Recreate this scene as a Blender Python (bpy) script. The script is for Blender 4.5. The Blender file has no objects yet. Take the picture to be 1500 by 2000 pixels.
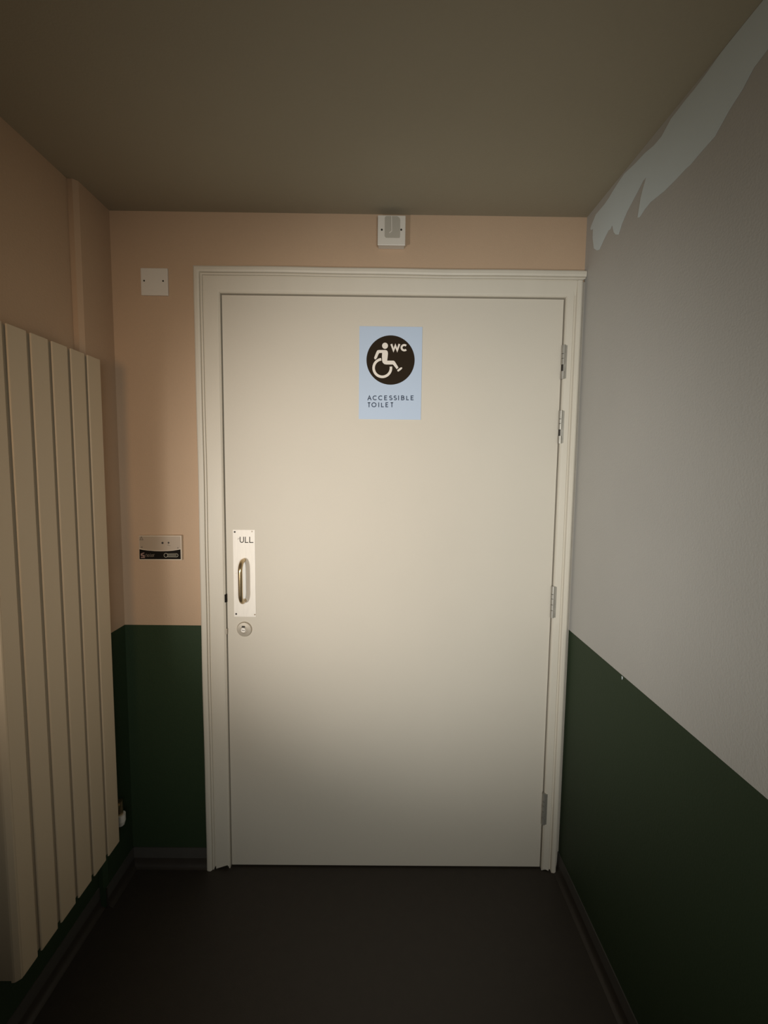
import bpy, bmesh, math, random
from mathutils import Vector, Matrix
random.seed(4)
S = bpy.context.scene
COL = S.collection

# ---------------------------------------------------------------- camera
F = 925.83
PITCH, ROLL, YAW = -0.0879, -0.0113, -0.0053
CAM = Vector((-0.0291, -1.5263, 1.3684))
ROT = Matrix.Rotation(YAW, 3, 'Z') @ Matrix.Rotation(PITCH, 3, 'X') @ Matrix.Rotation(ROLL, 3, 'Y')
cam = bpy.data.cameras.new('camera'); cam_o = bpy.data.objects.new('camera', cam); COL.objects.link(cam_o)
cam.sensor_fit = 'HORIZONTAL'; cam.sensor_width = 36; cam.lens = F / 1500 * 36
cam.clip_start = 0.02
right, fwd, up = ROT @ Vector((1, 0, 0)), ROT @ Vector((0, 1, 0)), ROT @ Vector((0, 0, 1))
mw = Matrix((right, up, -fwd)).transposed().to_4x4(); mw.translation = CAM
cam_o.matrix_world = mw
S.camera = cam_o

# ---------------------------------------------------------------- world, lights, exposure
W = bpy.data.worlds.new('world'); S.world = W; W.use_nodes = True
W.node_tree.nodes['Background'].inputs[0].default_value = (1.0, 0.74, 0.48, 1)
W.node_tree.nodes['Background'].inputs[1].default_value = 0.03

def spot(name, loc, aim, energy, col, deg, size, blend=1.0):
    l = bpy.data.lights.new(name, 'SPOT'); l.energy = energy; l.color = col
    l.spot_size = math.radians(deg); l.spot_blend = blend; l.shadow_soft_size = size
    o = bpy.data.objects.new(name, l); COL.objects.link(o); o.location = loc
    o.rotation_euler = (Vector(aim) - Vector(loc)).to_track_quat('-Z', 'Y').to_euler()
    return o
spot('lobby_lamp', (-0.93, -1.80, 1.00), (0.12, 0.0, 1.22), 88, (1.0, 0.97, 0.93), 59, 0.07)
spot('hall_lamp', (0.20, -2.14, 1.32), (0.13, 0.0, 1.12), 80, (0.95, 0.95, 0.90), 83, 0.25)
spot('warm_fill', (-0.44, -2.00, 1.45), (-0.56, 0.0, 1.32), 20, (1.0, 0.60, 0.27), 60, 0.12)  # added warm fill without a known lamp, tints the door's left side

S.view_settings.view_transform = 'Standard'; S.view_settings.look = 'None'
S.view_settings.exposure = 0.0; S.view_settings.gamma = 1.0
S.view_settings.use_curve_mapping = False

# ---------------------------------------------------------------- measuring helpers
def ray(px, py):
    return ROT @ Vector(((px - 750) / F, 1, -(py - 1000) / F))
def ony(px, py, Y=0.0):            # point of the plane y = Y seen at that spot of the photograph
    d = ray(px, py); return CAM + d * ((Y - CAM.y) / d.y)
def onx(px, py, X):
    d = ray(px, py); return CAM + d * ((X - CAM.x) / d.x)

# ---------------------------------------------------------------- mesh helpers
def link(name, bm, mat, parent=None, smooth=False, bevel=0.0, seg=2):
    me = bpy.data.meshes.new(name)
    bmesh.ops.recalc_face_normals(bm, faces=bm.faces)
    bm.to_mesh(me); bm.free()
    o = bpy.data.objects.new(name, me); COL.objects.link(o)
    if mat: me.materials.append(mat)
    if smooth:
        for p in me.polygons: p.use_smooth = True
        try:
            me.set_sharp_from_angle(angle=math.radians(40))
        except Exception: pass
    if bevel:
        b = o.modifiers.new('bevel', 'BEVEL'); b.width = bevel; b.segments = seg; b.limit_method = 'ANGLE'
        b.angle_limit = math.radians(40)
    if parent: o.parent = parent
    return o
def box(bm, x0, x1, y0, y1, z0, z1):
    v = [bm.verts.new((x, y, z)) for x in (x0, x1) for y in (y0, y1) for z in (z0, z1)]
    for f in ((0,1,3,2), (4,6,7,5), (0,4,5,1), (2,3,7,6), (0,2,6,4), (1,5,7,3)):
        bm.faces.new([v[i] for i in f])
def prism(bm, pts, y0, y1):
    """polygon in x/z pushed from y0 (front) to y1 (back)"""
    a = [bm.verts.new((p[0], y0, p[1])) for p in pts]; b = [bm.verts.new((p[0], y1, p[1])) for p in pts]
    bm.faces.new(a); bm.faces.new(b[::-1])
    n = len(pts)
    for i in range(n): bm.faces.new((a[i], a[(i+1) % n], b[(i+1) % n], b[i]))
def circle_pts(cx, cz, r, n=48, a0=0, a1=360):
    return [(cx + r*math.cos(math.radians(a0+(a1-a0)*i/n)), cz + r*math.sin(math.radians(a0+(a1-a0)*i/n))) for i in range(n)]
def arc(cx, cz, rx, rz, a0, a1, n=20):
    return [(cx + rx*math.cos(math.radians(a0+(a1-a0)*i/n)), cz + rz*math.sin(math.radians(a0+(a1-a0)*i/n))) for i in range(n+1)]
def ribbon(bm, pts, w, y0, y1, closed=False):
    """stroke of width w along x/z points with mitred joins, as a thin solid"""
    P = [Vector(p) for p in pts]; n = len(P); L, R = [], []
    for i in range(n):
        a = P[i-1] if (i > 0 or closed) else None
        b = P[(i+1) % n] if (i < n-1 or closed) else None
        d1 = (P[i]-a).normalized() if a is not None else (b-P[i]).normalized()
        d2 = (b-P[i]).normalized() if b is not None else d1
        n1 = Vector((-d1.y, d1.x)); n2 = Vector((-d2.y, d2.x)); m = n1+n2
        if m.length < 1e-6: m = n1
        m.normalize(); k = w/2/max(0.45, m.dot(n1))
        L.append(P[i]+m*k); R.append(P[i]-m*k)
    rng = range(n) if closed else range(n-1)
    ring = []
    for i in range(n):
        ring.append([bm.verts.new((q.x, y, q.y)) for q, y in ((L[i], y0), (R[i], y0), (R[i], y1), (L[i], y1))])
    for i in rng:
        j = (i+1) % n
        for k in range(4): bm.faces.new((ring[i][k], ring[i][(k+1) % 4], ring[j][(k+1) % 4], ring[j][k]))
    if not closed:
        bm.faces.new(ring[0]); bm.faces.new(ring[-1][::-1])
def cyl(bm, c, axis, r, h, n=24, r2=None):
    """cylinder starting at c along the axis letter"""
    r2 = r if r2 is None else r2
    A, B = [], []
    for i in range(n):
        t = 2*math.pi*i/n; u, v = math.cos(t), math.sin(t)
        for (lst, rr, hh) in ((A, r, 0), (B, r2, h)):
            p = {'z': (u*rr, v*rr, hh), 'y': (u*rr, hh, v*rr), 'x': (hh, u*rr, v*rr)}[axis]
            lst.append(bm.verts.new((c[0]+p[0], c[1]+p[1], c[2]+p[2])))
    bm.faces.new(A[::-1]); bm.faces.new(B)
    for i in range(n): bm.faces.new((A[i], A[(i+1) % n], B[(i+1) % n], B[i]))
def tube(bm, pts, r, n=20):
    pts = [Vector(p) for p in pts]; rings = []
    up0 = Vector((1, 0, 0))
    for i, p in enumerate(pts):
        t = (pts[min(i+1, len(pts)-1)] - pts[max(i-1, 0)]).normalized()
        s = t.cross(up0)
        if s.length < 0.1: s = t.cross(Vector((0, 0, 1)))
        s.normalize(); q = s.cross(t).normalized()
        rings.append([bm.verts.new(p + (s*math.cos(2*math.pi*k/n) + q*math.sin(2*math.pi*k/n))*r) for k in range(n)])
    for a, b in zip(rings, rings[1:]):
        for k in range(n): bm.faces.new((a[k], a[(k+1) % n], b[(k+1) % n], b[k]))
    bm.faces.new(rings[0][::-1]); bm.faces.new(rings[-1])
def empty(name, loc=(0, 0, 0)):
    o = bpy.data.objects.new(name, None); COL.objects.link(o); o.location = loc; o.empty_display_size = 0.05
    return o
def adopt(o, parent):
    """keep world coordinates written into the mesh when the parent stands elsewhere"""
    o.parent = parent
    o.data.transform(Matrix.Translation(-parent.location)) if parent.type == 'EMPTY' else None
    return o
def tag(o, label, cat, group=None):
    o['label'] = label; o['category'] = cat
    if group: o['group'] = group
def struct(o): o['kind'] = 'structure'; return o

# ---------------------------------------------------------------- materials
def mat(name, col, rough=0.6, metal=0.0, bump=0.0, scale=300, vary=0.0, vscale=6, spec=0.5, stretch=None):
    m = bpy.data.materials.new(name); m.use_nodes = True; nt = m.node_tree; b = nt.nodes['Principled BSDF']
    b.inputs['Base Color'].default_value = (*col, 1); b.inputs['Roughness'].default_value = rough
    b.inputs['Metallic'].default_value = metal; b.inputs['Specular IOR Level'].default_value = spec
    tc = nt.nodes.new('ShaderNodeTexCoord'); src = tc.outputs['Object']
    if stretch:
        mp = nt.nodes.new('ShaderNodeMapping'); mp.inputs['Scale'].default_value = stretch
        nt.links.new(src, mp.inputs['Vector']); src = mp.outputs['Vector']
    if bump:
        n = nt.nodes.new('ShaderNodeTexNoise'); n.inputs['Scale'].default_value = scale; n.inputs['Detail'].default_value = 3
        nt.links.new(src, n.inputs['Vector'])
        bp = nt.nodes.new('ShaderNodeBump'); bp.inputs['Strength'].default_value = bump; bp.inputs['Distance'].default_value = 0.002
        nt.links.new(n.outputs['Fac'], bp.inputs['Height']); nt.links.new(bp.outputs['Normal'], b.inputs['Normal'])
    if vary:
        n = nt.nodes.new('ShaderNodeTexNoise'); n.inputs['Scale'].default_value = vscale; n.inputs['Detail'].default_value = 5
        nt.links.new(src, n.inputs['Vector'])
        mx = nt.nodes.new('ShaderNodeMix'); mx.data_type = 'RGBA'
        mx.inputs[6].default_value = (*[c*(1-vary) for c in col], 1); mx.inputs[7].default_value = (*[min(1, c*(1+vary)) for c in col], 1)
        nt.links.new(n.outputs['Fac'], mx.inputs[0]); nt.links.new(mx.outputs[2], b.inputs['Base Color'])
    return m
DADO = 0.852
def wall_mat(name, upper, lower=(0.022, 0.040, 0.017)):
    m = mat(name, upper, 0.65, bump=0.22, scale=220, spec=0.3); nt = m.node_tree; b = nt.nodes['Principled BSDF']
    g = nt.nodes.new('ShaderNodeNewGeometry'); sp = nt.nodes.new('ShaderNodeSeparateXYZ')
    nt.links.new(g.outputs['Position'], sp.inputs[0])
    c = nt.nodes.new('ShaderNodeMath'); c.operation = 'GREATER_THAN'; c.inputs[1].default_value = DADO
    nt.links.new(sp.outputs['Z'], c.inputs[0])
    n = nt.nodes.new('ShaderNodeTexNoise'); n.inputs['Scale'].default_value = 3.0; n.inputs['Detail'].default_value = 4
    nt.links.new(g.outputs['Position'], n.inputs['Vector'])
    mx = nt.nodes.new('ShaderNodeMix'); mx.data_type = 'RGBA'
    mx.inputs[6].default_value = (*lower, 1); mx.inputs[7].default_value = (*upper, 1)
    nt.links.new(c.outputs[0], mx.inputs[0])
    hs = nt.nodes.new('ShaderNodeHueSaturation'); mr = nt.nodes.new('ShaderNodeMapRange')
    mr.inputs['To Min'].default_value = 0.93; mr.inputs['To Max'].default_value = 1.07
    nt.links.new(n.outputs['Fac'], mr.inputs['Value']); nt.links.new(mr.outputs[0], hs.inputs['Value'])
    nt.links.new(mx.outputs[2], hs.inputs['Color']); nt.links.new(hs.outputs[0], b.inputs['Base Color'])
    return m
M_WALL = wall_mat('beige_wall_paint', (0.49, 0.35, 0.235))
M_WALLR = wall_mat('greige_wall_paint', (0.475, 0.465, 0.435))
M_CEIL = mat('taupe_ceiling_paint', (0.34, 0.30, 0.22), 0.8, bump=0.2, scale=220, vary=0.05, vscale=3, spec=0.2)
M_FLOOR = mat('dark_vinyl', (0.030, 0.0235, 0.017), 0.6, bump=0.15, scale=400, vary=0.15, vscale=30)
M_COVE_LIT = mat('vinyl_skirting_lit_top', (0.060, 0.056, 0.048), 0.65, bump=0.1, scale=400, vary=0.1, vscale=25)
M_DOOR = mat('cream_door_paint', (0.585, 0.54, 0.455), 0.62, bump=0.10, scale=260, vary=0.035, vscale=4)
M_TRIM = mat('white_gloss_trim', (0.60, 0.555, 0.465), 0.5, bump=0.18, scale=60, vary=0.04, vscale=20, stretch=(1, 1, 0.3))
M_BOARD = mat('off_white_radiator_enamel', (0.48, 0.385, 0.265), 0.5, bump=0.12, scale=90, vary=0.03, vscale=8, stretch=(1, 1, 0.2))
M_PATCH = mat('bare_white_plaster', (0.64, 0.72, 0.74), 0.8, bump=0.1, scale=300, vary=0.04, vscale=6)
M_WHITE = mat('white_plastic', (0.66, 0.62, 0.55), 0.35, bump=0.03, scale=200, vary=0.02)
M_GREYP = mat('grey_plastic', (0.40, 0.37, 0.31), 0.6, bump=0.05, scale=150, vary=0.05)
M_SIGN = mat('pale_blue_sign_board', (0.45, 0.545, 0.68), 0.6, vary=0.02)
M_DISC = mat('dark_brown_print', (0.022, 0.014, 0.007), 0.8, spec=0.15)
M_ICON = mat('cream_print', (0.74, 0.68, 0.60), 0.5)
M_INK = mat('slate_print', (0.05, 0.07, 0.11), 0.7, spec=0.2)
M_STEEL = mat('worn_satin_aluminium', (0.78, 0.74, 0.67), 0.62, metal=0.25, bump=0.05, scale=40, vary=0.08, vscale=25, stretch=(6, 6, 1))
M_BRASS = mat('tarnished_brass', (0.50, 0.38, 0.22), 0.24, metal=0.9, bump=0.03, scale=60, vary=0.15, vscale=40)
M_HINGE = mat('grey_steel_hinge', (0.42, 0.40, 0.35), 0.4, metal=0.6, bump=0.05, scale=120, vary=0.2, vscale=60)
M_DARK = mat('dark_metal', (0.03, 0.026, 0.02), 0.5, metal=0.3)
M_NICKEL = mat('dull_nickel', (0.47, 0.42, 0.34), 0.42, metal=0.5, bump=0.04, scale=90, vary=0.08, vscale=50)
M_BLACK = mat('black_label_print', (0.008, 0.006, 0.004), 0.8, spec=0.15)
M_PINK = mat('pink_print', (0.27, 0.17, 0.14), 0.5)
M_FAINT = mat('grey_print', (0.20, 0.16, 0.12), 0.5)
M_OUT = mat('silver_print', (0.36, 0.33, 0.25), 0.5)
M_CREAMP = mat('beige_plastic', (0.38, 0.30, 0.22), 0.4, bump=0.03, scale=200, vary=0.03)
M_SEAL = mat('grey_filler', (0.40, 0.365, 0.31), 0.8, bump=0.2, scale=120, vary=0.1, vscale=30)
M_EDGE = mat('light_beige_plastic', (0.58, 0.49, 0.38), 0.4)

# ---------------------------------------------------------------- room shell
XL, XR, ZC = -0.8704, 0.5923, 2.1487
XREC = -0.894                        # recessed stretch of the left wall
DL, DR, DT = -0.5327, 0.5327, 1.905  # door leaf
OL, OR, OT = -0.540, 0.540, 1.912    # opening
bm = bmesh.new(); box(bm, -2.8, XR + 0.12, -3.2, 1.0, -0.1, 0.0)
struct(link('floor', bm, M_FLOOR))
bm = bmesh.new(); box(bm, -2.8, XR + 0.12, -3.2, 0.15, ZC, ZC + 0.1)
struct(link('ceiling', bm, M_CEIL))
bm = bmesh.new()
box(bm, XREC - 0.1, OL, 0, 0.12, 0, ZC); box(bm, OR, XR + 0.12, 0, 0.12, 0, ZC); box(bm, OL, OR, 0, 0.12, OT, ZC)
struct(link('wall_back', bm, M_WALL))
bm = bmesh.new(); box(bm, XR, XR + 0.12, -3.2, 0, 0, ZC)
wall_r = struct(link('wall_right', bm, M_WALLR))
bm = bmesh.new()
ys = -0.16; c = 0.012
prof = [(XL, 0), (XL, ys + c), (XL - c*0.8, ys), (XREC, ys), (XREC, -0.92), (XREC - 0.12, -0.92), (XREC - 0.12, 0)]
a = [bm.verts.new((x, y, 0)) for x, y in prof]; b = [bm.verts.new((x, y, ZC)) for x, y in prof]
bm.faces.new(a); bm.faces.new(b[::-1])
for i in range(len(prof)): bm.faces.new((a[i], a[(i+1) % 7], b[(i+1) % 7], b[i]))
wall_l = struct(link('wall_left', bm, M_WALL))
# far room behind the door, closed off so that no light comes round the leaf
bm = bmesh.new(); box(bm, -0.8, 0.8, 0.95, 1.0, 0, ZC); struct(link('wall_far', bm, M_WALL))

# coved vinyl skirtings (profile: distance from wall, height)
cv = [(0.0, 0.0), (0.0, 0.0686), (0.0030, 0.0686), (0.0034, 0.0500), (0.0040, 0.0320), (0.0050, 0.0180), (0.0070, 0.0090), (0.0110, 0.0035), (0.0180, 0.0004), (0.0180, 0.0)]
def cove(name, p0, p1, nrm):
    bm = bmesh.new(); A = [bm.verts.new((p0[0]+nrm[0]*d, p0[1]+nrm[1]*d, z)) for d, z in cv]
    B = [bm.verts.new((p1[0]+nrm[0]*d, p1[1]+nrm[1]*d, z)) for d, z in cv]
    bm.faces.new(A); bm.faces.new(B[::-1])
    for i in range(len(cv)): bm.faces.new((A[i], A[(i+1) % len(cv)], B[(i+1) % len(cv)], B[i]))
    o = struct(link(name, bm, M_COVE_LIT, smooth=True)); o.data.materials.append(M_FLOOR)
    for p in o.data.polygons: p.material_index = 1 if p.center.z < 0.030 else 0  # lit top edge painted in: paler tone than the floor on upper faces
    return o
cove('baseboard_right', (XR, -3.2), (XR, -0.0), (-1, 0))
cove('baseboard_back', (XL, 0), (-0.612, 0), (0, -1))
cove('baseboard_left', (XL, ys), (XL, 0), (1, 0))
cove('baseboard_left', (XREC, -0.92), (XREC, ys), (1, 0))

# unpainted strip of plaster along the right wall under the ceiling
cr = [(1700, -330), (1450, 0), (1280, 230), (1160, 380), (1040, 550), (960, 655), (890, 740), (845, 800), (790, 870), (755, 935), (720, 1000),
      (665, 1065), (600, 1120), (520, 1205), (450, 1270), (405, 1335), (370, 1390), (335, 1450), (300, 1500), (240, 1570), (215, 1630), (200, 1670),
      (203, 1686), (218, 1678), (216, 1745), (225, 1820), (248, 1834), (265, 1828), (300, 1750), (330, 1690), (345, 1680), (360, 1650), (370, 1700), (385, 1718), (405, 1718),
      (430, 1640), (465, 1555), (500, 1490), (545, 1405), (585, 1325), (608, 1300), (585, 1380), (568, 1450), (555, 1530), (545, 1595), (560, 1590), (600, 1530), (640, 1480),
      (690, 1440), (740, 1400), (820, 1320), (900, 1235), (930, 1210), (1000, 1125), (1110, 1000), (1170, 890), (1220, 800), (1262, 735), (1310, 660), (1400, 490), (1500, 360), (1760, -60)]
pts = [onx(1100 + x/3.75, y/3.75, XR - 0.0006) for x, y in cr]
bm = bmesh.new(); vs = [bm.verts.new((XR - 0.0006, p.y, min(p.z, ZC - 0.0008))) for p in pts]
es = [bm.edges.new((vs[i], vs[(i+1) % len(vs)])) for i in range(len(vs))]
bmesh.ops.triangle_fill(bm, edges=es, use_beauty=True)
patch = link('bare_patch', bm, M_PATCH, wall_r)
patch.modifiers.new('solid', 'SOLIDIFY').thickness = 0.0004
patch['label'] = 'ragged unpainted whitish strip under the ceiling'
q = onx(1215, 1324, XR - 0.0005)
bm = bmesh.new()
vs = [bm.verts.new((XR - 0.0006, q.y + dy, q.z + dz)) for dy, dz in ((-.003, .002), (0, .0045), (.003, .003), (.002, -.002), (0.0, -.005), (-.0025, -.001))]
bm.faces.new(vs); ch = link('paint_chip', bm, M_PATCH, wall_r); ch.modifiers.new('solid', 'SOLIDIFY').thickness = 0.0004
ch['label'] = 'tiny white paint chip at the edge of the green'

# ---------------------------------------------------------------- door
door = struct(empty('door_1'))
bm = bmesh.new(); box(bm, DL, DR, 0.0, 0.044, 0.005, DT)
leaf = link('door_leaf', bm, M_DOOR, door, bevel=0.0015)
# lining with stop behind the leaf
bm = bmesh.new()
for x0, x1 in ((OL, DL - 0.0028), (DR + 0.0028, OR)): box(bm, x0, x1, -0.008, 0.12, 0.0, OT)
box(bm, DL - 0.0035, DR + 0.0035, -0.008, 0.12, DT + 0.0028, OT)
box(bm, DL - 0.0035, DL + 0.016, 0.047, 0.075, 0, DT + 0.0035); box(bm, DR - 0.016, DR + 0.0035, 0.047, 0.075, 0, DT + 0.0035)
box(bm, DL + 0.016, DR - 0.016, 0.047, 0.075, DT - 0.012, DT + 0.0035)
link('door_lining', bm, M_TRIM, door)

# moulded architraves: distance from the inner edge, depth in front of the wall
AR = [(0.0, 0.000), (0.0, 0.009), (0.003, 0.0115), (0.006, 0.012), (0.044, 0.0155), (0.0455, 0.0120), (0.0475, 0.0120), (0.0490, 0.0175), (0.0515, 0.0180),
      (0.0530, 0.0135), (0.0548, 0.0135), (0.0565, 0.0205), (0.062, 0.0225), (0.070, 0.0225), (0.0735, 0.0205), (0.0735, 0.0)]
AR_R = [(0.0, 0.000), (0.0, 0.009), (0.0025, 0.0115), (0.006, 0.012), (0.0205, 0.0130), (0.0235, 0.0105), (0.0262, 0.0105), (0.0285, 0.0185), (0.031, 0.0205), (0.0395, 0.0205), (0.0435, 0.0185), (0.0435, 0.0)]
INL, INR, INT = -0.5375, 0.5375, 1.9095
def wob(z, s): return 0.0007*math.sin(z*5.1 + s) + 0.0004*math.sin(z*13.7 + 2*s)
def jamb(name, prof, x0, sgn, zb, ztop):
    """vertical moulding swept from a ragged foot to its mitre"""
    bm = bmesh.new(); n = len(prof); rings = []; NZ = 24
    for k in range(NZ + 1):
        ring = []
        for i, (d, h) in enumerate(prof):
            z1 = ztop(d); z0 = zb[i % len(zb)]
            z = z0 + (z1 - z0)*k/NZ
            ring.append(bm.verts.new((x0 + sgn*d + (wob(z, 1) if 0 < k < NZ and sgn < 0 else 0), -h, z)))
        rings.append(ring)
    bm.faces.new(rings[0]); bm.faces.new(rings[-1][::-1])
    for a, b in zip(rings, rings[1:]):
        for i in range(n): bm.faces.new((a[i], a[(i+1) % n], b[(i+1) % n], b[i]))
    return link(name, bm, M_TRIM, door, smooth=False)
footL = [0.018, 0.016, 0.008, 0.014, 0.005, 0.0, 0.010, 0.012, 0.0, 0.0, 0.0, 0.002, 0.0, 0.001, 0.002, 0.0]
footR = [0.014, 0.012, 0.004, 0.009, 0.002, 0.006, 0.006, 0.0, 0.003, 0.0, 0.0, 0.0]
jamb('architrave', AR, INL, -1, footL, lambda d: INT + d)
jamb('architrave', AR_R, INR, 1, footR, lambda d: INT + 0.0455)
bm = bmesh.new(); rings = []
for t in range(31):
    ring = []
    for d, h in AR:
        xa, xb = INL - d, (XR - 0.0015 if d > 0.050 else INR + 0.0432)
        x = xa + (xb - xa)*t/30
        ring.append(bm.verts.new((x, -h, INT + d + (wob(x*1.3, 4) if 0 < t < 30 else 0))))
    rings.append(ring)
# the lower, inner flat stops at the right jamb, so the head is cut to sit above it
bm.faces.new(rings[0]); bm.faces.new(rings[-1][::-1])
for a, b in zip(rings, rings[1:]):
    for i in range(len(AR)): bm.faces.new((a[i], a[(i+1) % len(AR)], b[(i+1) % len(AR)], b[i]))
link('architrave', bm, M_TRIM, door)

bm = bmesh.new(); box(bm, INR + 0.0430, XR - 0.0002, -0.0065, -0.0001, 0.010, INT + 0.045)
k = link('sealant_strip', bm, M_SEAL, door); k['label'] = 'greyish filler strip between frame and right wall'
# pull plate with D handle
K = lambda x, y, Y=0.0: ony(420 + x/7.692, 1010 + y/7.692, Y)
tl, br = K(262, 186), K(622, 1498)
px0, px1, pz0, pz1 = tl.x + 0.001, br.x - 0.001, br.z, tl.z
bm = bmesh.new(); box(bm, px0, px1, -0.0016, 0.0, pz0, pz1)
plate = link('pull_plate', bm, M_STEEL, door, bevel=0.0005)
plate['label'] = 'worn silvery pull plate lettered PULL'
Yp = -0.0016
bm = bmesh.new()
hx = -0.4745; zt, zb_ = K(0, 668, -0.03).z, K(0, 1285, -0.03).z
r_ = 0.0068; out = 0.046; rc = 0.030
path = [(hx, Yp + 0.001, zt)]
path += [(hx, -(out - rc) - rc*math.sin(math.radians(a)), zt - rc + rc*math.cos(math.radians(a))) for a in range(0, 91, 9)]
path += [(hx, -(out - rc) - rc*math.cos(math.radians(a)), zb_ + rc - rc*math.sin(math.radians(a))) for a in range(0, 91, 9)]
path += [(hx, Yp + 0.001, zb_)]
tube(bm, path, r_, 24); link('pull_grip', bm, M_BRASS, plate, smooth=True)
for (x, y, m_, r) in ((298, 222, M_DARK, .0031), (320, 1452, M_DARK, .0031), (557, 215, M_CREAMP, .0026), (600, 1462, M_CREAMP, .0026), (316, 843, M_NICKEL, .0022)):
    p = K(x, y); bm = bmesh.new(); cyl(bm, (p.x, Yp - 0.0007, p.z), 'y', r, 0.0008, 16)
    link('screw', bm, m_, plate, smooth=True)
def strokes(bm, lst, w, Y, fn, th=0.00035, closed=()):
    for i, s in enumerate(lst):
        q = [fn(x, y) for x, y in s]
        ribbon(bm, [(p.x, p.z) for p in q], w, Y - th, Y, closed=(i in closed))
bm = bmesh.new(); px = 1/7.692/607
U = [(379, 294)] + [(405 + 26*math.cos(math.radians(a)), 350 + 29*math.sin(math.radians(a))) for a in range(180, -1, -15)] + [(431, 294)]
strokes(bm, [U, [(457, 294), (457, 380), (502, 380)], [(523, 294), (523, 380), (577, 380)]], 0.0024, Yp, K)
link('lettering', bm, M_BLACK, plate)
bm = bmesh.new()
strokes(bm, [[(345, 312), (356, 322), (352, 336)], [(364, 308), (366, 330)], [(338, 330), (345, 336)]], 0.0009, Yp, K)
w = link('worn_letter', bm, M_FAINT, plate); w['label'] = 'last specks of a rubbed off letter P'

# cylinder lock
c_ = K(443, 1683); R0 = 0.0255
bm = bmesh.new()
for (ra, rb, ya, yb) in ((R0, R0*0.90, 0.0, -0.0055), (R0*0.90, R0*0.46, -0.0055, -0.0062), (R0*0.46, R0*0.42, -0.0062, -0.0045)):
    n = 40; A = [bm.verts.new((c_.x + ra*math.cos(2*math.pi*i/n), ya, c_.z + ra*math.sin(2*math.pi*i/n))) for i in range(n)]
    B = [bm.verts.new((c_.x + rb*math.cos(2*math.pi*i/n), yb, c_.z + rb*math.sin(2*math.pi*i/n))) for i in range(n)]
    for i in range(n): bm.faces.new((A[i], A[(i+1) % n], B[(i+1) % n], B[i]))
bmesh.ops.remove_doubles(bm, verts=bm.verts, dist=1e-6)
bm.faces.new([v for v in bm.verts if abs(v.co.y + 0.0045) < 1e-6])
rose = link('lock_escutcheon', bm, M_NICKEL, door, smooth=True)
rose['label'] = 'round metal lock escutcheon with keyhole'
bm = bmesh.new(); p = K(434, 1687); cyl(bm, (p.x, -0.0085, p.z), 'y', 0.0078, 0.005, 28)
link('lock_cylinder', bm, M_STEEL, rose, smooth=True)
bm = bmesh.new(); ribbon(bm, [(p.x - 0.0055, p.z + 0.0012), (p.x - 0.001, p.z - 0.0008), (p.x + 0.0058, p.z - 0.0005)], 0.0013, -0.0089, -0.0080)
link('key_slot', bm, M_DARK, rose)
k1 = K(433, 1636); bm = bmesh.new(); prism(bm, [(k1.x - .0060, k1.z - .003), (k1.x + .0060, k1.z - .003), (k1.x + .0045, k1.z + .0025), (k1.x - .0045, k1.z + .0025)], -0.0066, -0.005)
link('cylinder_notch', bm, M_DARK, rose)
# keeps in the frame edge
p = K(168, 1210); bm = bmesh.new(); box(bm, p.x - 0.0045, DL + 0.0005, -0.0085, -0.0005, p.z - 0.014, p.z + 0.013)
k = link('latch_keep', bm, M_BLACK, door, bevel=0.001); k['label'] = 'black latch keep in the frame edge'
p = K(170, 1705); bm = bmesh.new(); box(bm, p.x - 0.0045, DL + 0.0005, -0.0085, -0.0005, p.z - 0.010, p.z + 0.009)
k = link('bolt_keep', bm, M_NICKEL, door, bevel=0.001); k['label'] = 'dull metal bolt keep below the latch'

# four hinges
for hi, (z0, z1, dark) in enumerate(((1.659, 1.7645, 3), (1.4584, 1.5632, 3), (0.892, 0.9986, 2), (0.1696, 0.2832, 3))):
    h = None; r = 0.0062; hxx = DR + 0.0022; hy = -0.0090; L = z1 - z0
    cuts = [0, .24, .42, .60, .74, 1.0][::-1]
    bm = bmesh.new()
    for i in range(5):
        a_, b_ = z1 - L*cuts[i+1] if False else z0 + L*(1 - cuts[i]), z0 + L*(1 - cuts[i+1])
        seg = (z1 - (a_ - z0) - (b_ - a_), z1 - (a_ - z0))
        if i == 3 and hi < 2: continue
        cyl(bm, (hxx, hy, seg[0] + 0.0008), 'z', r, seg[1] - seg[0] - 0.0016, 18)
    h = link('hinge', bm, M_HINGE, door, smooth=True)
    bm = bmesh.new(); cyl(bm, (hxx, hy, z0 + 0.001), 'z', r*0.72, L - 0.002, 14); link('hinge_pin', bm, M_DARK, h, smooth=True)
    bm = bmesh.new()
    box(bm, hxx - 0.001, hxx + 0.0092, -0.0135, -0.0115, z0 + 0.002, z1 - 0.002)
    box(bm, hxx - 0.001, hxx + 0.001, hy, 0.002, z0 + 0.002, z1 - 0.002)
    link('hinge_leaf', bm, M_HINGE, h, bevel=0.0005)

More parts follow.
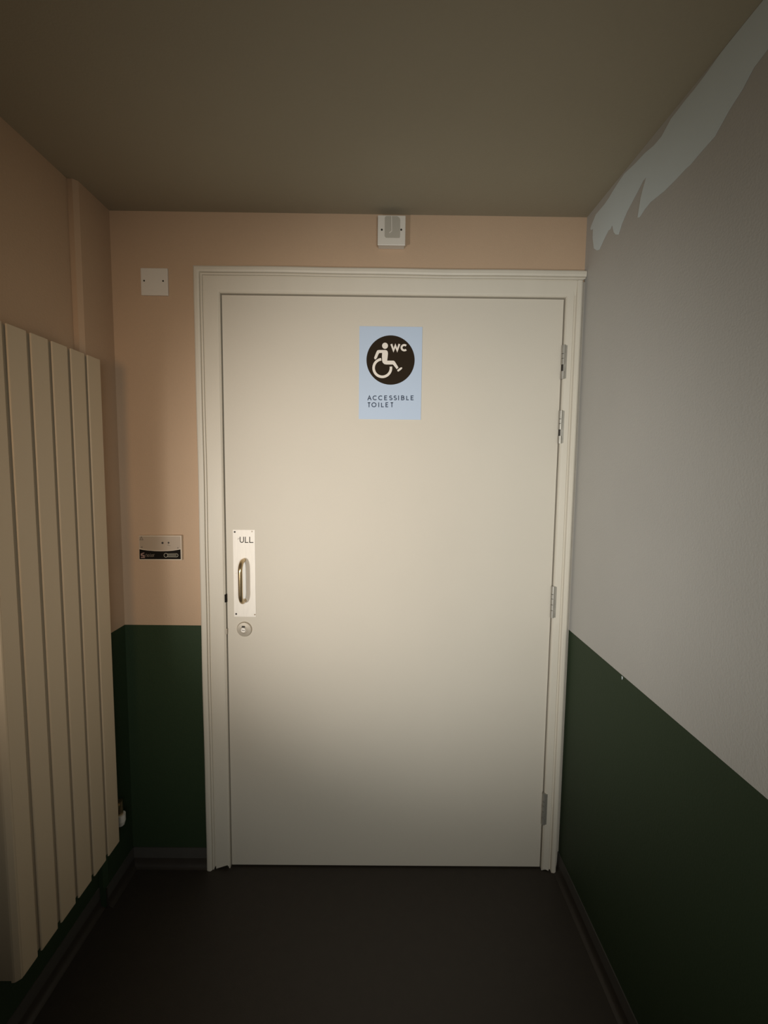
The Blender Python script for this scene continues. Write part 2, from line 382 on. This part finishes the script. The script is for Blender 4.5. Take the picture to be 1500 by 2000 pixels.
# ---------------------------------------------------------------- sign
G = lambda x, y, Y=0.0: ony(660 + x/7.5, 600 + y/7.5, Y)
g0, g1 = G(315, 280), G(1213, 1650)
scx, scz = (g0.x + g1.x)/2, (g0.z + g1.z)/2
sign = empty('sign', (scx, 0, scz))
tag(sign, 'pale blue accessible toilet sign with dark wheelchair disc on the door', 'sign')
Ys = -0.002
bm = bmesh.new(); box(bm, g0.x, g1.x, Ys, -0.00002, g1.z, g0.z)
adopt(link('board', bm, M_SIGN), sign)
c_ = G(771, 778); rr = (G(1124, 778).x - G(419, 778).x)/2
bm = bmesh.new(); prism(bm, circle_pts(c_.x, c_.z, rr, 96), Ys - 0.0003, Ys)
disc = adopt(link('disc', bm, M_DISC), sign)
Yd = Ys - 0.0003
bm = bmesh.new(); u = (G(1000, 800).x - G(0, 800).x)/1000
def gp(l): return [(G(x, y).x, G(x, y).z) for x, y in l]
def fill(bm, l): prism(bm, gp(l), Yd - 0.0003, Yd)
# head
fill(bm, [(690 + 43*math.cos(2*math.pi*i/32), 568 + 45*math.sin(2*math.pi*i/32)) for i in range(32)])
# arm, torso, thigh and shin in one outline
fill(bm, [(640, 672), (606, 674), (590, 700), (572, 745), (552, 768), (538, 764), (530, 745), (540, 718), (566, 654), (578, 636), (600, 630), (690, 630),
          (712, 634), (728, 650), (733, 680), (728, 735), (721, 786), (812, 786), (828, 793), (843, 815), (886, 886), (862, 912), (806, 842),
          (705, 842), (676, 834), (655, 812), (647, 780), (645, 720), (648, 672)])
fill(bm, [(868, 925), (890, 905), (918, 886), (938, 884), (942, 897), (928, 914), (905, 932), (885, 946), (872, 940)])
ribbon(bm, gp([(650 + 127*math.cos(math.radians(a)), 893 - 129*math.sin(math.radians(a))) for a in range(97, 377, 8)]), 37*u, Yd - 0.0003, Yd)
adopt(link('wheelchair_symbol', bm, M_ICON), sign)
# letters: strokes in a unit box, x right, y down
def A_(n, cx, cy, rx, ry, a0, a1): return [(cx + rx*math.cos(math.radians(a0+(a1-a0)*i/n)), cy - ry*math.sin(math.radians(a0+(a1-a0)*i/n))) for i in range(n+1)]
FONT = {
 'A': [[(0, 1), (.5, 0), (1, 1)], [(.2, .66), (.8, .66)]],
 'C': [A_(16, .56, .5, .56, .5, 48, 312)],
 'E': [[(1, 0), (0, 0), (0, 1), (1, 1)], [(0, .49), (.88, .49)]],
 'S': [A_(8, .5, .26, .44, .26, 35, 180) [:-1] + A_(6, .5, .26, .44, .24, 180, 262) + A_(8, .5, .75, .48, .25, 80, -90) + A_(6, .5, .75, .5, .25, -90, -150)[1:]],
 'I': [[(.5, 0), (.5, 1)]],
 'B': [[(.5, .47), (0, .47), (0, 0), (.5, 0)] + A_(8, .5, .235, .38, .235, 90, -90)[1:], [(0, .47), (0, 1), (.52, 1)] + A_(8, .52, .735, .46, .265, -90, 90)[1:]],
 'L': [[(0, 0), (0, 1), (1, 1)]],
 'T': [[(0, 0), (1, 0)], [(.5, 0), (.5, 1)]],
 'O': [A_(24, .5, .5, .5, .5, 0, 345)],
 'W': [[(0, 0), (.27, 1), (.5, .1), (.73, 1), (1, 0)]],
}
def letters(bm, items, y0, y1, w, Y):
    for chx, xa, xb in items:
        for s in FONT[chx]:
            q = [(xa + w/2 + x*(xb - xa - w), y0 + w/2 + y*(y1 - y0 - w)) for x, y in s]
            ends = [0, len(s) - 1] if chx in 'TIAW' else []      # open stroke ends run out to the cap line or base line
            if not (s[0][1] == s[-1][1]) or chx == 'W':
                q = [(x, y + (w/2 if (k in ends and s[k][1] == 1) else -w/2 if (k in ends and s[k][1] == 0) else 0)) for k, (x, y) in enumerate(q)]
            elif chx == 'A' and s[0][1] == 1:
                q = [(x, y + (w/2 if k in ends else 0)) for k, (x, y) in enumerate(q)]
            ribbon(bm, gp(q), w*u, Y - 0.0003, Y, closed=(chx == 'O'))
bm = bmesh.new()
letters(bm, [('W', 768, 914), ('C', 917, 1018)], 543, 649, 28, Yd)
adopt(link('lettering', bm, M_ICON), sign)
bm = bmesh.new()
letters(bm, [('A', 430, 494), ('C', 508, 574), ('C', 590, 656), ('E', 678, 727), ('S', 748, 800), ('S', 814, 864), ('I', 880, 896), ('B', 925, 976), ('L', 1000, 1044), ('E', 1065, 1113)], 1294, 1365, 12.5, Ys)
adopt(link('lettering', bm, M_INK), sign)
bm = bmesh.new()
letters(bm, [('T', 430, 482), ('O', 491, 565), ('I', 590, 606), ('L', 632, 678), ('E', 697, 742), ('T', 765, 815)], 1395, 1467, 12.5, Ys)
adopt(link('lettering', bm, M_INK), sign)

# ---------------------------------------------------------------- square box at the ceiling
H = lambda x, y, Y=0.0: ony(680 + x/8.824, 400 + y/8.824, Y)
Yb = -0.031
b0, b1 = H(511, 176, Yb), H(984, 684, Yb)
bz1 = min(b0.z, ZC - 0.001); bz0 = bz1 - 0.086
sw = empty('sensor_switch', ((b0.x + b1.x)/2, 0, bz0))
tag(sw, 'square white switch box above the door, touching the ceiling', 'switch')
bm = bmesh.new(); box(bm, b0.x + 0.002, b1.x - 0.002, Yb + 0.006, -0.00002, bz0 + 0.002, bz1 - 0.001)
adopt(link('back_box', bm, M_WHITE, bevel=0.002), sw)
bm = bmesh.new(); box(bm, b0.x, b1.x, Yb, Yb + 0.0062, bz0, bz1)
adopt(link('face_plate', bm, M_WHITE, bevel=0.0015), sw)
r0, r1 = H(632, 196, Yb), H(892, 572, Yb)
rx, rz = (r1.x - r0.x)/2, 0
pts = []
for (cx, cz, a0) in ((r1.x - .012, r0.z - .012, 0), (r0.x + .006, r0.z - .006, 90), (r0.x + .006, r1.z + .006, 180), (r1.x - .003, r1.z + .003, 270)):
    rad = {0: .012, 90: .006, 180: .006, 270: .003}[a0]
    pts += [(cx + rad*math.cos(math.radians(a0 + t*15)), cz + rad*math.sin(math.radians(a0 + t*15))) for t in range(7)]
bm = bmesh.new(); prism(bm, pts, Yb - 0.0012, Yb); adopt(link('lens', bm, M_GREYP), sw)
bm = bmesh.new(); ribbon(bm, [(H(x, y, Yb).x, H(x, y, Yb).z) for x, y in ((748, 198), (752, 455), (708, 492))], 0.0022, Yb - 0.0028, Yb - 0.0010)
adopt(link('ridge', bm, M_WHITE), sw)
for x, y in ((580, 430), (915, 430)):
    p = H(x, y, Yb); bm = bmesh.new(); cyl(bm, (p.x, Yb - 0.0004, p.z), 'y', 0.0030, 0.0006, 16); adopt(link('screw', bm, M_DARK), sw)

# ---------------------------------------------------------------- blank plate
J = lambda x, y, Y=0.0: ony(250 + x/7.5, 500 + y/7.5, Y)
Yk = -0.008
cs = [J(x, y, Yk) for x, y in ((178, 172), (576, 176), (585, 578), (190, 572))]
mx_, mz_ = sum(p.x for p in cs)/4, sum(p.z for p in cs)/4
bp_ = empty('blanking_plate', (mx_, 0, mz_)); bp_.rotation_euler = (0, 0, 0)
tag(bp_, 'blank square white cover plate on the beige wall left of the door', 'wall plate')
bm = bmesh.new()
A = [bm.verts.new((p.x, Yk, p.z)) for p in cs]; B = [bm.verts.new((p.x, -0.00002, p.z)) for p in cs]
bm.faces.new(A); bm.faces.new(B[::-1])
for i in range(4): bm.faces.new((A[i], A[(i+1) % 4], B[(i+1) % 4], B[i]))
adopt(link('cover', bm, M_WHITE, bevel=0.002), bp_)
for x, y in ((236, 362), (514, 366)):
    p = J(x, y, Yk); bm = bmesh.new(); cyl(bm, (p.x, Yk - 0.0004, p.z), 'y', 0.0026, 0.0006, 16); adopt(link('screw', bm, M_DARK), bp_)

# ---------------------------------------------------------------- indicator panel
Yi = -0.012
N = lambda x, y, Y=Yi: ony(250 + x/11.538, 1030 + y/11.538, Y)
def npz(l, Y=Yi): return [(N(x, y, Y).x, N(x, y, Y).z) for x, y in l]
q = npz([(243, 183), (1203, 183), (1212, 742), (250, 738)])
ip = empty('indicator_panel', ((q[0][0] + q[1][0])/2, 0, (q[0][1] + q[2][1])/2))
tag(ip, 'small beige and black indicator panel on the wall beside the pull handle', 'indicator panel')
bm = bmesh.new(); prism(bm, q, Yi, -0.00002); adopt(link('housing', bm, M_EDGE, bevel=0.001), ip)
bm = bmesh.new()
prism(bm, npz([(256, 203), (1180, 203), (1190, 480), (1120, 498), (1020, 510), (900, 520), (740, 523), (600, 520), (440, 508), (340, 492), (262, 468)]), Yi - 0.0004, Yi)
adopt(link('upper_face', bm, M_CREAMP), ip)
bm = bmesh.new()
prism(bm, npz([(258, 492), (340, 508), (440, 521), (600, 534), (740, 538), (900, 533), (1020, 523), (1120, 508), (1185, 494), (1190, 718), (262, 716)]), Yi - 0.0004, Yi)
adopt(link('black_band', bm, M_BLACK), ip)
Yj = Yi - 0.0004
def fl(bm, l): prism(bm, npz(l), Yj - 0.0002, Yj)
bm = bmesh.new()
fl(bm, [(288, 592), (330, 572), (372, 566), (366, 588), (330, 600), (322, 618), (374, 622), (382, 690), (290, 690), (296, 664), (350, 664), (346, 648), (290, 640)])
adopt(link('emblem', bm, M_PINK), ip)
bm = bmesh.new(); ui = (N(1000, 600).x - N(0, 600).x)/1000
for x0, x1, t in ((402, 402, 'n'), (452, 0, 'o'), (498, 0, 't'), (530, 0, 'o'), (576, 0, 'r')):
    if t == 'n': l = [(402, 665), (402, 610), (420, 604), (436, 614), (436, 665)]
    elif t == 't': l = [(508, 592), (508, 660), (520, 665)]
    elif t == 'r': l = [(580, 665), (580, 608), (598, 606)]
    else: l = [(x0 + 16 + 15*math.cos(a/8*2*math.pi), 636 + 26*math.sin(a/8*2*math.pi)) for a in range(8)]
    ribbon(bm, npz(l), 8*ui, Yj - 0.0002, Yj, closed=(t == 'o'))
adopt(link('lettering', bm, M_FAINT), ip)
bm = bmesh.new()
ribbon(bm, npz([(855 + 43*math.cos(a/20*2*math.pi), 629 + 45*math.sin(a/20*2*math.pi)) for a in range(20)]), 10*ui, Yj - 0.0002, Yj, closed=True)
ribbon(bm, npz([(890, 596), (1100, 592), (1122, 606), (1130, 632), (1120, 656), (1100, 666), (890, 664)]), 9*ui, Yj - 0.0002, Yj)
for yy in (618, 640): ribbon(bm, npz([(905, yy), (1095, yy)]), 8*ui, Yj - 0.0002, Yj)
adopt(link('outline_mark', bm, M_OUT), ip)
bm = bmesh.new()
for l in ([(270, 282), (304, 212), (338, 282)], ): ribbon(bm, npz(l + []), 16*ui, Yj - 0.0002, Yj, closed=True)
adopt(link('warning_mark', bm, M_FAINT), ip)
bm = bmesh.new()
ribbon(bm, npz([(916, 365), (916, 392)]), 7*ui, Yj - 0.0002, Yj)
ribbon(bm, npz([(884, 398), (916, 404), (958, 416)]), 9*ui, Yj - 0.0002, Yj)
adopt(link('printed_mark', bm, M_FAINT), ip)
for x, y, r in ((780, 350, 24), (916, 345, 20), (315, 446, 18), (1126, 462, 16)):
    p = N(x, y); bm = bmesh.new(); cyl(bm, (p.x, Yj - 0.0006, p.z), 'y', r*ui, 0.0007, 14)
    adopt(link('button' if y < 400 else 'screw', bm, M_DARK if y < 400 else M_FAINT), ip)

# ---------------------------------------------------------------- tall panel radiator on the left wall
XB = -0.80; ZB0, ZB1 = 0.258, 1.659; YF, YN = -0.198, -0.594
cas = empty('radiator', (XREC, (YF + YN)/2, ZB0))
tag(cas, 'tall off-white radiator of flat vertical panels hung on the left wall', 'radiator')
bm = bmesh.new()
box(bm, XREC + 0.0005, XB - 0.0062, YN + 0.012, YF - 0.0045, ZB0 + 0.004, ZB1 - 0.002)
adopt(link('body', bm, M_BOARD), cas)
cuts = [YF, -0.2595, -0.3265, -0.3935, -0.4605, -0.5275, YN + 0.012]
for i in range(6):
    y1, y0 = cuts[i], cuts[i+1]; c4 = 0.0
    dz = random.uniform(-0.001, 0.001)
    bm = bmesh.new()
    # one thin sheet panel with rounded edges; an open slit separates it from the next, nearer one
    th = 0.0034; a0 = y0 + (0.0004 if i == 5 else 0.0036); a1 = y1 - (0.0002 if i == 0 else 0.0074); b_ = 0.0021
    pr = [(XB - th, a0), (XB - b_, a0), (XB - b_*0.3, a0 + b_*0.3), (XB, a0 + b_), (XB, a1 - b_*1.6), (XB - b_*0.5, a1 - b_*0.5), (XB - b_*1.6, a1), (XB - th, a1)]
    za, zb2 = ZB0 + dz, ZB1
    A = [bm.verts.new((x, y, za)) for x, y in pr]; B = [bm.verts.new((x, y, zb2)) for x, y in pr]
    bm.faces.new(A); bm.faces.new(B[::-1])
    for k in range(len(pr)): bm.faces.new((A[k], A[(k+1) % len(pr)], B[(k+1) % len(pr)], B[k]))
    adopt(link('panel', bm, M_BOARD), cas)
# rounded corner bead and the return board that faces the corridor
bm = bmesh.new()
pr = [(XB - 0.0125, YN + 0.0118), (XB, YN + 0.0118), (XB - 0.0010, YN + 0.0085), (XB - 0.0085, YN + 0.0010), (XB - 0.0120, YN), (XB - 0.016, YN), (XB - 0.016, YN + 0.0118)]
A = [bm.verts.new((x, y, ZB0)) for x, y in pr]; B = [bm.verts.new((x, y, ZB1)) for x, y in pr]
bm.faces.new(A); bm.faces.new(B[::-1])
for k in range(len(pr)): bm.faces.new((A[k], A[(k+1) % len(pr)], B[(k+1) % len(pr)], B[k]))
adopt(link('edge_strip', bm, M_BOARD), cas)
bm = bmesh.new(); box(bm, XREC + 0.0005, XB - 0.0162, YN + 0.004, YN + 0.0118, ZB0, ZB1)
adopt(link('side_cover', bm, M_BOARD), cas)
bm = bmesh.new(); box(bm, XREC + 0.0005, XB - 0.0036, YF - 0.0040, YF - 0.0002, ZB0, ZB1)
adopt(link('side_cover', bm, M_BOARD), cas)

# valve at its foot, joined to the body by a short pipe
vx, vy, vz = XL + 0.020, -0.105, 0.262
bm = bmesh.new(); tube(bm, [(vx, vy, vz + 0.005), (vx, vy, vz + 0.052)], 0.0095, 18)
val = adopt(link('valve', bm, M_BRASS, smooth=True), cas); val['label'] = 'small radiator valve with a white cap'
def sub(name, bm, m, **k):
    o = link(name, bm, m, **k); o.data.transform(Matrix.Translation(-cas.location)); o.parent = val
    return o
bm = bmesh.new(); cyl(bm, (vx, vy - 0.004, vz + 0.040), 'y', 0.0075, YF - vy + 0.0035, 20); sub('tail_pipe', bm, M_BRASS, smooth=True)
bm = bmesh.new(); cyl(bm, (vx, vy, vz - 0.028), 'z', 0.012, 0.014, 24, 0.016); cyl(bm, (vx, vy, vz - 0.0141), 'z', 0.016, 0.022, 24)
sub('cap', bm, M_WHITE, smooth=True)
bm = bmesh.new(); cyl(bm, (XL + 0.002, vy, vz + 0.046), 'x', 0.0065, 0.016, 16); sub('supply_pipe', bm, M_BRASS, smooth=True)
